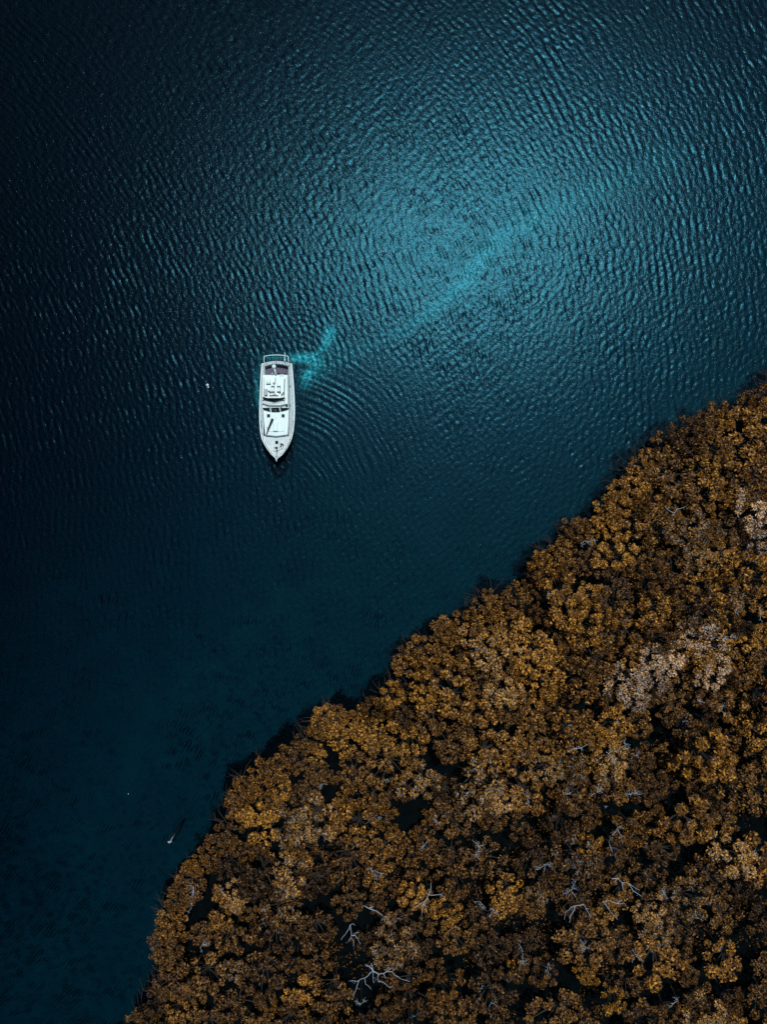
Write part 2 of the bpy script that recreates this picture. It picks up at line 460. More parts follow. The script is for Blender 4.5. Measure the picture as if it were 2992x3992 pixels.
# decks
def strip(pl, pr): 
    n = len(pl)
    return list(pl) + list(pr), [(i, i+1, n+i+1, n+i) for i in range(n-1)]
def lerp_side(side, y):
    for (x0, y0), (x1, y1) in zip(side[:-1], side[1:]):
        if y0 <= y <= y1: return x0 + (x1 - x0) * (y - y0) / (y1 - y0)
    return side[-1][0]
ys = [1417, 1440, 1461, 1500, 1550, 1600, 1640, 1680, 1706]
for side, inn in ((LEFT, lambda y: 1031 if y < 1462 else 1028), (RIGHT, lambda y: 1126 if y < 1462 else 1124)):
    a_ = [P(lerp_side(side, y), y, sheer(y) - .02) for y in ys]; b_ = [P(inn(y), y, sheer(y) - .02) for y in ys]
    m_ = MB(); top = a_ + b_[::-1]
    n_ = len(a_)
    low = [(p[0], p[1], p[2] - .08) for p in a_], [(p[0], p[1], p[2] - .08) for p in b_]
    m_.add(a_ + b_ + low[0] + low[1], [(i, i+1, n_+i+1, n_+i) for i in range(n_-1)] + [(n_+i, n_+i+1, 3*n_+i+1, 3*n_+i) for i in range(n_-1)])
    m_.build('side_deck', M['deck'], boat)
ysf = [1700, 1710, 1730, 1750, 1770, 1782, 1787]
a_ = [P(lerp_side(LEFT, y), y, sheer(y) - .015) for y in ysf]; b_ = [P(lerp_side(RIGHT, y), y, sheer(y) - .015) for y in ysf]
MB().add(*strip(a_, b_)).build('foredeck', M['fore'], boat)
arc = lambda y0, y1, x0, x1, n=9: [(x0 + (x1 - x0) * i / (n-1), y0 + (y1 - y0) * (1 - ((i - (n-1)/2) / ((n-1)/2)) ** 2)) for i in range(n)]
tp = arc(1417, 1407, 1022, 1136); bt = arc(1428, 1418, 1031, 1126)
a_ = [P(x, y, 1.17) for x, y in tp]; b_ = [P(x, y, 1.17) for x, y in bt]
MB().prism(a_ + b_[::-1], -.2).build('transom', M['deck'], boat)
# cockpit well
MB().prism([P(1029, 1424, .42), P(1128, 1424, .42), P(1128, 1466, .42), P(1029, 1466, .42)], .3).build('cockpit_sole', M['floor'], boat)
wall_l = [P(1030, 1424, 1.13), P(1032, 1424, 1.13), P(1032, 1466, 1.13), P(1030, 1466, 1.13)]
wall_r = [P(1125, 1424, 1.13), P(1127, 1424, 1.13), P(1127, 1466, 1.13), P(1125, 1466, 1.13)]
for w_ in (wall_l, wall_r): MB().prism(w_, .3).build('cockpit_coaming', M['gel2'], boat)
MB().box((*P(1100, 1448, .5)[:2], .52), (1.0, .5, .2)).build('cockpit_locker', M['floor'], boat, bevel=.03)
# cap rail
def cap(side, name):
    pts = [P(a, b_, sheer(b_) + .03) for a, b_ in side]
    MB().tube(pts, .075, 6).build(name, M['gel'], boat, smooth=True)
cap(LEFT, 'cap_rail'); cap(RIGHT, 'cap_rail')

# deck house under the flybridge and its roof
house = MB().prism([P(1024.5, 1462, 2.3), P(1124, 1462, 2.3), P(1126, 1590, 2.3), P(1023, 1590, 2.3)], .3).build('deck_house', M['gel2'], boat, bevel=.05)
MB().prism([P(1122, 1480, 2.05), P(1124.6, 1480, 2.05), P(1126.4, 1575, 2.05), P(1123, 1575, 2.05)], 1.55).build('side_window', M['glass'], house)
MB().prism([P(1024.6, 1480, 2.05), P(1027, 1480, 2.05), P(1026, 1575, 2.05), P(1022.9, 1575, 2.05)], 1.55).build('side_window', M['glass'], house)
fly = MB().prism([P(1023, 1461, 2.62), P(1121, 1461, 2.62), P(1123, 1573, 2.62), P(1094, 1581, 2.62), P(1051, 1581, 2.62), P(1021, 1573, 2.62)], 2.35).build('flybridge', M['gel'], boat, bevel=.06)
# coamings and the black strips beside them
MB().prism([P(1024, 1470, 3.0), P(1028.5, 1470, 3.0), P(1028.5, 1556, 3.0), P(1023, 1556, 3.0)], 2.62).build('coaming', M['gel'], fly, bevel=.03)
MB().prism([P(1112, 1470, 3.0), P(1120.5, 1470, 3.0), P(1122, 1575, 3.0), P(1112, 1575, 3.0)], 2.62).build('coaming', M['gel'], fly, bevel=.03)
MB().prism([P(1108.3, 1478, 2.66), P(1111.6, 1476, 2.66), P(1109, 1545, 2.66), P(1106, 1545, 2.66)], 2.6).build('black_strip', M['black'], fly)
MB().prism([P(1028.8, 1482, 2.66), P(1030.4, 1482, 2.66), P(1031, 1545, 2.66), P(1028.8, 1545, 2.66)], 2.6).build('black_strip', M['black'], fly)
seatbox = MB().prism([P(1037, 1478, 2.92), P(1054, 1478, 2.92), P(1055, 1496, 2.92), P(1037, 1496, 2.92)], 2.62).build('seat_box', M['pale'], fly, bevel=.05)
MB().prism([P(1040, 1481, 2.99), P(1052, 1481, 2.99), P(1052, 1492, 2.99), P(1040, 1492, 2.99)], 2.92).build('lid', M['gel2'], seatbox, bevel=.03)
MB().prism([P(1032, 1515, 2.97), P(1041.5, 1515, 2.97), P(1041.5, 1540, 2.97), P(1032, 1540, 2.97)], 2.62).build('bench', M['cush'], fly, bevel=.05)
for x in (1063, 1086):
    st = MB().prism([P(x - 7, 1507, 3.0), P(x + 7, 1507, 3.0), P(x + 7, 1526, 3.0), P(x - 7, 1526, 3.0)], 2.62).build('helm_seat', M['pale'], fly, bevel=.06)
    MB().prism([P(x - 7, 1500, 3.3), P(x + 7, 1500, 3.3), P(x + 7, 1505, 3.3), P(x - 7, 1505, 3.3)], 2.9).build('backrest', M['gel'], st, bevel=.04)
con = MB().prism([P(1050, 1536, 3.05), P(1096, 1536, 3.05), P(1098, 1552, 3.05), P(1048, 1552, 3.05)], 2.62).build('helm_console', M['gel2'], fly, bevel=.04)
MB().prism([P(1052, 1540, 3.09), P(1083, 1540, 3.09), P(1086, 1544.5, 3.09), P(1050, 1544.5, 3.09)], 3.04).build('instrument_panel', M['black'], con)
ringp = [P(1070 + 4.2 * math.cos(a), 1534.5 + 3 * math.sin(a), 3.22) for a in np.linspace(0, 2 * math.pi, 15)]
MB().tube(ringp, .025, 5).build('steering_wheel', M['black'], con)
for (x, y, w, h) in ((1050, 1525, 5, 3), (1054, 1530, 5, 4), (1101, 1537, 5, 4), (1105, 1531, 3, 4), (1092, 1531, 6, 2), (1047.5, 1524, 3, 2)):
    MB().box((*P(x, y, 2.7)[:2], 2.72), (w / 34, h / 34, .2), .4).build('loose_gear', M['black'], fly)
scr = [P(1024, 1547, 3.25), P(1068, 1557, 3.3), P(1109, 1548, 3.25), P(1109, 1557, 3.0), P(1069, 1566, 3.0), P(1024, 1556, 3.0)]
MB().prism(scr, 2.62, [(p[0], p[1] - .05, 2.62) for p in scr]).build('wind_screen', M['glass'], fly)
MB().prism([P(1023, 1546, 3.05), P(1026, 1546, 3.05), P(1026, 1558, 3.05), P(1023, 1558, 3.05)], 2.62).build('screen_post', M['gel'], fly)
MB().prism([P(1105, 1546, 3.05), P(1108, 1546, 3.05), P(1109, 1558, 3.05), P(1106, 1558, 3.05)], 2.62).build('screen_post', M['gel'], fly)
MB().prism([P(1073, 1473, 2.66), P(1075.4, 1473, 2.66), P(1074.8, 1497, 2.66), P(1073, 1497, 2.66)], 2.6).build('antenna_shadow', M['black'], fly)  # black strip painted in as the antenna's cast shadow
MB().box((*P(1068, 1494, 2.7)[:2], 2.72), (.13, .18, .2), .3).build('throttle_stand', M['black'], fly)
MB().prism([P(1080, 1496, 2.66), P(1083, 1496, 2.66), P(1083, 1497.5, 2.66), P(1080, 1497.5, 2.66)], 2.6).build('hinge', M['black'], fly)
# radar on its raked mast, leaning out over the cockpit
mast = MB().tube([P(1076, 1463, 2.62), P(1073, 1447, 2.85), P(1069, 1434, 3.05)], [.10, .09, .08], 8).build('radar_mast', M['gel'], boat, smooth=True)
m_ = MB().dome((*P(1068, 1429, 3.1)[:2], 3.1), .25, .16, 14, 4, True)
m_.build('radar_dome', M['gel'], mast, smooth=True)
MB().tube([P(1058, 1456, 2.9), P(1063, 1455, 2.9)], .03).tube([P(1062, 1454, 2.9), P(1065, 1463, 2.62)], .035).build('rod_holder', M['gel'], boat)
MB().tube([P(1092, 1462, 2.95), P(1092, 1459, 2.95), P(1106, 1459, 2.95), P(1106, 1462, 2.95)], .02).build('aft_rail', M['steel'], boat)
# brow, windscreen, panes
brow = MB().prism([P(1023, 1558, 2.75), P(1069, 1566.5, 2.8), P(1110, 1557, 2.75), P(1112, 1571, 2.66), P(1094, 1579, 2.66), P(1051, 1579, 2.66), P(1023, 1571, 2.66)], 2.55).build('brow', M['gel2'], boat, bevel=.04)
wfm = MB()
wt = [P(1022, 1577, 2.34), P(1051, 1585.5, 2.34), P(1094, 1585.5, 2.34), P(1123, 1577, 2.34)]
wb = [P(1025, 1602, 1.82), P(1053, 1609, 1.82), P(1097, 1609, 1.82), P(1128, 1601, 1.82)]
wl_ = [(p[0], p[1], 1.4) for p in wb]; wtl = [(p[0], p[1] + .05, 1.4) for p in wt]
wfm.add(wt + wb + wl_ + wtl, [(0, 4, 5, 1), (1, 5, 6, 2), (2, 6, 7, 3), (4, 8, 9, 5), (5, 9, 10, 6), (6, 10, 11, 7), (0, 12, 8, 4), (3, 7, 11, 15), (0, 1, 13, 12), (1, 2, 14, 13), (2, 3, 15, 14)])
wf = wfm.build('windscreen_frame', M['gel'], boat)
def onscreen(x, y): 
    ytop = 1585.5 - 8.5 * max(0, (abs(x - 1072.5) - 21.5) / 28); t = (y - ytop) / 23.5
    return P(x, y, 2.34 - .52 * t + .05)
for q, s_ in (([(1025, 1581.5), (1050, 1587.5), (1053, 1605.5), (1028, 1598)], 0), ([(1057, 1589), (1087.5, 1588.5), (1091, 1607), (1060, 1607)], 1), ([(1093, 1587.5), (1120, 1581), (1124, 1597.5), (1096, 1605)], 2)):
    top = [onscreen(*p) for p in q]
    pane = MB().prism(top, None, [(p[0], p[1], p[2] - .12) for p in top]).build('pane', M['glass'], wf)
    if s_ == 1:
        MB().tube([Vector(onscreen(1070, 1603)) + Vector((0, 0, .03)), Vector(onscreen(1077, 1595)) + Vector((0, 0, .04))], .014, 5).tube([Vector(onscreen(1076, 1606)) + Vector((0, 0, .03)), Vector(onscreen(1075.5, 1596)) + Vector((0, 0, .03))], .014, 5).build('wiper', M['steel'], pane)
        MB().box(Vector(onscreen(1063.5, 1595)) + Vector((0, 0, .012)), (.16, .12, .02)).build('red_cloth', M['red'], pane)
# trunk cabin
trunk = MB().prism([P(1026, 1600, 1.86), P(1127, 1599, 1.86), P(1125, 1650, 1.86), P(1122, 1694, 1.84), P(1077, 1700, 1.84), P(1034, 1695, 1.84), P(1030, 1650, 1.86)], 1.1,
                   [P(1024, 1600, 1.1), P(1129, 1599, 1.1), P(1127, 1650, 1.1), P(1124, 1702, 1.1), P(1077, 1707, 1.1), P(1032, 1702, 1.1), P(1028, 1650, 1.1)]).build('trunk_cabin', M['gel'], boat, bevel=.05)
MB().prism([P(1040, 1612, 1.9), P(1114, 1612, 1.9), P(1110, 1682, 1.9), P(1044, 1682, 1.9)], 1.84).build('raised_top', M['gel'], trunk, bevel=.02)
for x in (1047, 1104):
    h = MB().prism([P(x - 7, 1613, 1.95), P(x + 7, 1613, 1.95), P(x + 7, 1629, 1.95), P(x - 7, 1629, 1.95)], 1.88).build('hatch', M['gel2'], trunk, bevel=.02)
    MB().prism([P(x - 5.8, 1614.5, 1.965), P(x + 5.8, 1614.5, 1.965), P(x + 5.8, 1627, 1.965), P(x - 5.8, 1627, 1.965)], 1.93).build('pane', M['glass'], h, bevel=.012)
rh = MB().prism([P(1065, 1646, 2.1), P(1083, 1646, 2.1), P(1083, 1681, 2.1), P(1065, 1681, 2.1)], 1.88).build('sky_hatch', M['gel'], trunk, bevel=.05)
MB().prism([P(1067, 1649, 2.13), P(1081, 1649, 2.13), P(1081, 1678, 2.13), P(1067, 1678, 2.13)], 2.09).build('lid', M['gel'], rh, bevel=.02)
MB().tube([P(1038.5, 1695, 1.93), P(1050, 1665, 2.0), P(1063, 1632, 2.1)], [.05, .10, .14], 8).build('boom', M['black'], trunk)
MB().box((*P(1043, 1665.5, 1.9)[:2], 1.9), (.1, .08, .08)).build('cleat', M['black'], trunk)
MB().box((*P(1043.5, 1673, 1.9)[:2], 1.9), (.1, .14, .08), .3).build('cleat', M['black'], trunk)
MB().tube([P(1075.5, 1624, 1.93), P(1075.5, 1631, 1.93)], .02, 5).build('handrail', M['steel'], trunk)
for q in ([(1048, 1697.5), (1065, 1700), (1065, 1705), (1050, 1702.5)], [(1091, 1700), (1108, 1697.5), (1108, 1702.5), (1092, 1705)]):
    top = [P(x, y, 1.72 - .1 * (y - 1698)) for x, y in q]
    MB().prism(top, None, [(p[0], p[1] + .02, p[2] - .1) for p in top]).build('front_window', M['glass'], trunk)
# foredeck fittings
fh = MB().prism([P(1072, 1716.5, 1.5), P(1086, 1716.5, 1.5), P(1086, 1732.5, 1.5), P(1072, 1732.5, 1.5)], 1.3).build('deck_hatch', M['gel2'], boat, bevel=.02)
MB().prism([P(1073.2, 1718, 1.53), P(1084.8, 1718, 1.53), P(1084.8, 1731, 1.53), P(1073.2, 1731, 1.53)], 1.48).build('pane', M['glass'], fh, bevel=.012)
wl = MB().box((*P(1079, 1746, 1.6)[:2], 1.58), (.25, .26, .26)).build('windlass', M['black'], boat, bevel=.03)
MB().tube([P(1075, 1745, 1.62), P(1069.5, 1745, 1.68)], [.06, .03], 6).build('crank', M['black'], wl)
MB().dome((*P(1068, 1760, 1.6)[:2], 1.52), .07, .1, 10, 3).build('mooring_post', M['black'], boat)
m_ = MB()
for (x, y, w, h, a_) in ((1096, 1733, 5, 8, .2), (1100, 1731, 9, 5, -.3), (1104, 1735, 5, 8, .5), (1096, 1740, 7, 4, .6), (1092.5, 1743, 4, 3, .4)):
    m_.box((*P(x, y, 1.5)[:2], 1.48), (w/34, h/34, .12), a_)
m_.build('mooring_line_heap', M['black'], boat)
ch = [(1102, 1739), (1103, 1745), (1101, 1749), (1097, 1752), (1092, 1754), (1086, 1756.5), (1082, 1757)]
MB().tube([P(x, y, 1.56) for x, y in ch], .022, 5).build('anchor_chain', M['black'], boat)
MB().box((*P(1077.3, 1759, 1.65)[:2], 1.62), (.07, .2, .2)).box((*P(1082.5, 1758, 1.65)[:2], 1.62), (.07, .2, .2)).box((*P(1080, 1756, 1.65)[:2], 1.66), (.2, .06, .12)).build('bollard', M['black'], boat)
an = MB().tube([P(1080.5, 1766, 1.66), P(1079, 1782, 1.74)], .04, 6).build('anchor', M['black'], boat)
MB().tube([P(1074, 1780, 1.76), P(1079, 1783, 1.74), P(1085, 1780, 1.76)], [.02, .04, .02], 6).build('fluke', M['black'], an)
MB().prism([P(1075, 1783, 1.78), P(1081.5, 1783, 1.78), P(1080, 1794, 1.84), P(1079, 1798, 1.84), P(1077, 1798, 1.84), P(1076, 1794, 1.84)], 1.62).tube([P(1073, 1790, 1.8), P(1083, 1788, 1.8)], .03, 5).build('bow_pulpit', M['gel'], boat)
for side, e in ((LEFT, 2.6), (RIGHT, -2.6)):
    MB().tube([P(a + e, b_ - 1, sheer(b_) + .05) for a, b_ in side[5:-1]], .024, 5).build('deck_shade_line', M['black'], boat)  # black tube adds the shading line inside the cap rail
MB().prism([P(1122.5, 1462, 1.22), P(1126.3, 1462, 1.22), P(1127.6, 1600, 1.22), P(1126, 1600, 1.22)], 1.1).build('side_shade_strip', M['black'], boat)  # black strip stands in for the shade along the house side
MB().prism([P(1127.5, 1601, 1.24), P(1129.3, 1601, 1.24), P(1124.5, 1700, 1.6), P(1123.4, 1700, 1.6)], 1.0).build('side_shade_strip', M['black'], boat)  # same shade strip carried on beside the trunk cabin
# bow rail
rail = []
for side in (LEFT, RIGHT):
    inner = [(a + (4 if side is LEFT else -4), b_ - 1.5) for a, b_ in side[5:]]
    rail.append([P(a, b_, sheer(b_) + .62) for a, b_ in inner])
pts = rail[0] + rail[1][::-1]
br = MB().tube(pts, .014, 6).build('bow_rail', M['steel'], boat, smooth=True)
for p in rail[0][::2] + rail[1][::2]:
    MB().tube([(p[0], p[1], p[2] - .62), p], .018, 5).build('stanchion', M['steel'], br)
# stern frame, flag pole, cleats
fr_pts = [P(1029.5, 1414, 1.2), P(1029.5, 1392, 1.1), P(1032, 1389, 1.1)] + [P(x, y, 1.1) for x, y in arc(1388, 1384, 1036, 1118, 7)] + [P(1122, 1389, 1.1), P(1124.5, 1393, 1.1), P(1124.5, 1414, 1.2)]
sf = MB().tube(fr_pts, .045, 6).build('stern_frame', M['gel'], boat, smooth=True)
MB().tube([P(1031, 1394, .95)] + [P(x, y, .95) for x, y in arc(1391, 1388, 1036, 1118, 5)] + [P(1123, 1394, .95)], .03, 6).build('lower_bar', M['black'], sf)
for x in (1036, 1057, 1078, 1099, 1118):
    MB().tube([P(x, 1387, 1.08), P(x, 1391, .4), P(x, 1408, .2)], .022, 5).build('stay', M['black'], sf)
MB().tube([P(1113.5, 1417, 1.2), P(1110.5, 1404, 1.6), P(1110.8, 1376, 2.1)], [.07, .07, .06], 6).build('flag_pole', M['gel'], boat)
MB().dome((*P(1110.5, 1404, 1.62)[:2], 1.62), .1, .1, 8, 4, True).build('pole_clamp', M['gel'], boat)
for x, y in ((1132, 1505), (1132, 1580), (1040, 1417.5), (1128, 1425), (1077, 1412)):
    MB().tube([P(x, y - 3, 1.25), P(x, y + 3, 1.25)], .035, 6).build('deck_cleat', M['black'], boat)

# ------------------------------------------------------------------ small floating things
buoy = thing('mooring_buoy', 'round white mooring buoy with dark top eye, left of the yacht', 'buoy', G(810, 1502))
MB().dome((0, 0, .12), .16, .16, 14, 8, True).build('float', M['gel'], buoy, smooth=True)
MB().tube([(0, 0, .26), (0, 0, .31)], .035, 8).build('eye', M['black'], buoy)
o = MB().dome((0, 0, .02), .10, .10, 12, 6, True).build('pickup_float', M['gel'], None, smooth=True)
o.location = G(812, 1509.5); o['label'] = 'smaller white pickup float touching the round mooring buoy'; o['category'] = 'buoy'
o = MB().dome((0, 0, .02), .045, .045, 10, 6, True).build('marker_float', M['gel2'], None, smooth=True)
o.location = G(500, 3095); o['label'] = 'tiny pale float alone on dark water above the drifting log'; o['category'] = 'float'
wood = plain('wet_wood', (.035, .022, .018), .8, 0, .3, 4)
bare = plain('bleached_wood', (.30, .37, .43), .75, 0, .35, 2.5, .3)
log = thing('drifting_log', 'half sunken log with pale forked end in water near the shore', 'log', G(690, 3240))
L_ = lambda px, py, z: tuple(Vector(G(px, py, z)) - Vector(G(690, 3240)))
MB().tube([L_(664, 3277, .06), L_(678, 3256, -.05), L_(690, 3236, -.12), L_(702, 3215, -.8), L_(716, 3195, -1.5)], [.05, .08, .10, .13, .10], 8).build('stem', wood, log, smooth=True)
MB().tube([L_(655, 3281, .22), L_(659, 3286, .1), L_(669, 3280, .16)], [.05, .07, .05], 6).tube([L_(655, 3281, .22), L_(669, 3280, .16)], .035, 5).tube([L_(665, 3278, .1), L_(674, 3262, .08)], [.05, .02], 5).build('broken_end', bare, log)

# ------------------------------------------------------------------ the forest
def leaf_mat(name, lo, mid, hi):
    m, nt, b = new_mat(name)
    at = N(nt, 'ShaderNodeAttribute', attribute_name='tone')
    oi = N(nt, 'ShaderNodeObjectInfo')
    f = math_node(nt, 'ADD', at.outputs['Fac'], math_node(nt, 'MULTIPLY', math_node(nt, 'SUBTRACT', oi.outputs['Random'], .58), .55), True)
    f = math_node(nt, 'MAXIMUM', f, 0.0)
    nt.links.new(ramp(nt, f, [(0, lo), (.55, mid), (1, hi)]), b.inputs['Base Color'])
    b.inputs['Roughness'].default_value = .55
    b.inputs['Specular IOR Level'].default_value = .25
    return m
LEAF = leaf_mat('orange_foliage', (.012, .0055, .001), (.14, .060, .006), (.50, .255, .038))
LEAF_DIM = leaf_mat('dimmed_brown_foliage', (.009, .004, .001), (.075, .034, .006), (.26, .135, .028))  # darker leaf colour stands in for light falling off toward the bottom
LEAFT = leaf_mat('tan_foliage', (.02, .010, .003), (.23, .115, .022), (.54, .31, .085))
LEAFP = leaf_mat('pale_foliage', (.06, .03, .010), (.44, .25, .095), (.74, .50, .26))
pale_twig = plain('pale_twig_wood', (.56, .60, .66), .75, 0, .25, 2.5)
BARK = plain('dark_bark', (.018, .016, .014), .9, 0, .3, 3)

def leaves(points, normals, size, seed, flat=.5):
    """rhombic leaves at the given points; returns verts, quads, tone"""
    r = np.random.default_rng(seed)
    n = len(points)
    nn = normals + r.normal(0, flat, (n, 3)); nn /= np.linalg.norm(nn, axis=1)[:, None]
    t = np.cross(nn, r.normal(0, 1, (n, 3))); t /= np.linalg.norm(t, axis=1)[:, None]
    s = np.cross(nn, t)
    L = size * r.uniform(.7, 1.35, n)[:, None]; W = L * r.uniform(.36, .6, n)[:, None]
    droop = nn * L * r.uniform(-.25, .05, n)[:, None]
    v = np.stack([points - t * L + droop, points - s * W, points + t * L + droop, points + s * W], 1).reshape(-1, 3)
    f = np.arange(4 * n).reshape(n, 4)
    tone = np.repeat(np.clip(r.beta(.85, 1.35, n), 0, 1), 4)
    return v, f, tone

def clump_points(c, rad, n, r, zs=.8):
    d = r.normal(0, 1, (n, 3)); d /= np.linalg.norm(d, axis=1)[:, None]
    d[:, 2] = np.where(d[:, 2] < -.25, -d[:, 2], d[:, 2])
    rr = rad * r.uniform(.55, 1.06, n) ** .6
    p = c + d * rr[:, None] * np.array([1, 1, zs])
    nn = d * .8 + np.array([0, 0, .7])
    return p, nn / np.linalg.norm(nn, axis=1)[:, None]

def crown_variant(seed, R=2.0, n_cl=8, leaf=.125, dens=330, mat=LEAF, h=4.6):
    r = np.random.default_rng(seed)
    cl, tries = [], 0
    while len(cl) < n_cl and tries < 900:
        tries += 1
        a = r.uniform(0, 2 * math.pi); d = R * math.sqrt(r.uniform(0, .82)) * (1 + .18 * math.sin(2 * a + seed) + .12 * math.sin(3 * a + 2 * seed))
        rad = R * r.uniform(.17, .35)
        c = np.array([math.cos(a) * d, math.sin(a) * d, h + .35 - 1.1 * (d / R) ** 2 + r.uniform(-1.0, .45)])
        if all(np.hypot(*(c - q)[:2]) > .84 * (rad + k_) for q, k_ in cl): cl.append((c, rad))
    P_, N_ = [], []
    for c, rad in cl:
        p, nn = clump_points(c, rad, int(dens * rad * rad), r)
        P_.append(p); N_.append(nn)
    v, f, tone = leaves(np.vstack(P_), np.vstack(N_), leaf, seed + 1)
    me = quads_mesh('crown', v, f, mat)
    me.attributes.new('tone', 'FLOAT', 'POINT').data.foreach_set('value', tone.astype(np.float32))
    # trunk with a limb to every clump
    t = MB()
    k = Vector((r.normal(0, .25), r.normal(0, .25), h * .5))
    t.tube([(0, 0, -.9), (k.x * .4, k.y * .4, h * .25), k], [.16, .12, .09], 7)
    for c, rad in cl:
        cv = Vector(c); mid = k.lerp(cv, .5) + Vector((0, 0, -.15))
        t.tube([k, mid, cv], [.075, .05, .025], 5)
    return me, t.mesh('trunk', BARK), cl

VARS = [crown_variant(100 + i, n_cl=[15, 18, 20, 22, 17, 14][i % 6], leaf=[.13, .145, .12, .135][i % 4], dens=[350, 290, 380, 320, 290, 350][i % 6]) for i in range(18)]
DVARS = [crown_variant(200 + i, n_cl=[15, 18, 13, 17, 19, 15][i], leaf=[.12, .135][i % 2], dens=[280, 250, 300, 260, 240, 285][i], mat=LEAF_DIM) for i in range(6)]

def twig_mesh(cl, seed, n=19, rad=.012):
    """thin pale twigs that stand out of a crown's clumps"""
    r = np.random.default_rng(seed); t = MB()
    for c, R in cl:
        m = max(3, int(n * R))
        for _ in range(m):
            d = Vector((r.normal(0, 1), r.normal(0, 1), abs(r.normal(0, .8)) + .3)).normalized()
            p0 = Vector(c) + d * R * .35; p2 = Vector(c) + d * R * r.uniform(1.0, 1.28)
            side = Vector((r.normal(0, .2), r.normal(0, .2), 0)) * R
            p1 = p0.lerp(p2, .55) + side
            t.tube([p0, p1, p2], [rad * 1.5, rad, rad * .5], 3)
            if r.random() < .6: t.tube([p1, p1 + (d + Vector((r.normal(0, .8), r.normal(0, .8), 0))).normalized() * R * .45], [rad, rad * .4], 3)
    return t.mesh('twigs', pale_twig if n > 15 else bare)
PVARS = []
for i in range(12):
    c_me, t_me, cl = crown_variant(300 + i, n_cl=15 + i % 5, leaf=.115, dens=[290, 330][i % 2], mat=LEAFP if i < 6 else LEAFT)
    PVARS.append((c_me, t_me, twig_mesh(cl, 400 + i, 22 if i < 6 else 11)))

def obj(name, me, parent):
    o = bpy.data.objects.new(name, me); C.objects.link(o); o.parent = parent; return o

TREES = []       # (thing, px, py) of living trees
def plant(px, py, radius, pale=None, label=None, cat='tree', group=None, hscale=1.0):
    s = radius / 2.0
    h = 4.6 * s * hscale
    x, y, _ = G(px, py, h)
    t = thing('pale_tree' if pale is not None else 'mangrove_tree', label or '', cat, (x, y, 0), group, random.uniform(0, 6.28))
    t.scale = (s, s, s * hscale)
    if pale is not None:
        c, k, w = PVARS[pale % len(PVARS)]
        obj('crown', c, t); obj('trunk', k, t); obj('twigs', w, t)['kind'] = 'stuff'
    else:
        dimmed = random.random() < (.12 + .55 * max(0, min(1, (py - 2600) / 1200)))  # share of darker crowns rises downward, painting the fall-off of light
        c, k, _ = random.choice(DVARS) if dimmed else random.choice(VARS)
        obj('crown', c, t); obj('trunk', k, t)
    return t

taken = []       # (px, py, radius_px)
LANDMARKS = []   # (px, py, phrase)
# trees with thin pale crowns: px, py, radius in metres, label
PALES = [
 (2951, 1985, 2.2, 'topmost pale twiggy tree at the right edge'),
 (2975, 2130, 2.0, 'pale twiggy right edge tree just below the topmost pale one'),
 (2861, 2330, 2.3, 'greyish thin crowned tree above the large pale tree group'),
 (2700, 2066, 2.4, 'broad light tan tree under the Y shaped bare branch'),
 (2736, 2170, 1.9, 'smaller light tan tree below the broad light tan one'),
 (2754, 2485, 2.4, 'greyest pale tree, upper right end of the large pale group'),
 (2646, 2565, 2.1, 'pale tree with most white twigs in the large pale group'),
 (2556, 2570, 1.7, 'small pale tree on top left of the large pale group'),
 (2455, 2653, 2.3, 'wide pale tree at the left end of the large pale group'),
 (2479, 2725, 1.6, 'small pale tree at the lower left of the large pale group'),
 (2550, 2650, 1.8, 'pale tree at the heart of the large pale group'),
 (2790, 2617, 2.0, 'pale tree at the lower right end of the large pale group'),
 (1898, 2525, 2.4, 'broad light golden tree close to the shore near photo middle'),
 (1968, 2704, 2.2, 'pale twiggy tree below the broad light golden shore tree'),
 (1876, 3075, 3.0, 'largest pale crowned tree in the centre of the forest'),
 (1952, 3130, 1.9, 'very twiggy pale tree touching the largest pale crown'),
 (1643, 3062, 2.2, 'pale tree a gap to the left of the largest pale crown'),
 (1232, 3211, 2.7, 'broad pale golden tree on the left side of the forest'),
 (1112, 3235, 2.0, 'pale golden tree left of the broad pale golden one'),
 (1120, 3420, 2.5, 'pale tree standing below the pale golden pair'),
 (1094, 3579, 2.0, 'greyish tree at the bottom of the left pale column'),
 (919, 3500, 1.5, 'small pale topped tree near the left shore'),
 (919, 3790, 1.6, 'small pale topped tree near the bottom left corner'),
 (1545, 3705, 2.7, 'large pale grey tree above the huge sprawling dead tree'),
 (2253, 3353, 2.2, 'pale brownish tree right of the reddish bare twigs'),
 (2108, 3468, 1.8, 'thin pale tree left of the arching dead branch'),
 (2868, 3351, 2.6, 'wide pale golden tree near the lower right edge'),
 (2550, 3560, 1.9, 'upper one of two thin tan trees at lower right'),
 (2574, 3645, 2.0, 'lower one of two thin tan trees at lower right'),
 (2700, 3519, 2.2, 'bushy tan tree right of the two thin tan trees'),
 (2766, 3975, 2.0, 'pale grey tree cut by the bottom edge at right'),
 (2385, 2975, 2.2, 'pale tree crossed by the long zigzag dead branch'),
 (2245, 3000, 1.7, 'small pale tree under the wide forked dead branch'),
 (2132, 3010, 1.6, 'small pale tree left of the wide forked dead branch'),
]
for i, (px, py, r_, lab) in enumerate(PALES):
    plant(px, py, r_, pale=i % 6 + (0 if 5 <= i <= 11 or i in (0, 1) else 6), label=lab, group='pale twiggy trees', hscale=random.uniform(1.05, 1.2) * (1.9 / max(1.6, r_)) ** .5)
    taken.append((px, py, r_ * 30)); LANDMARKS.append((px, py, lab))

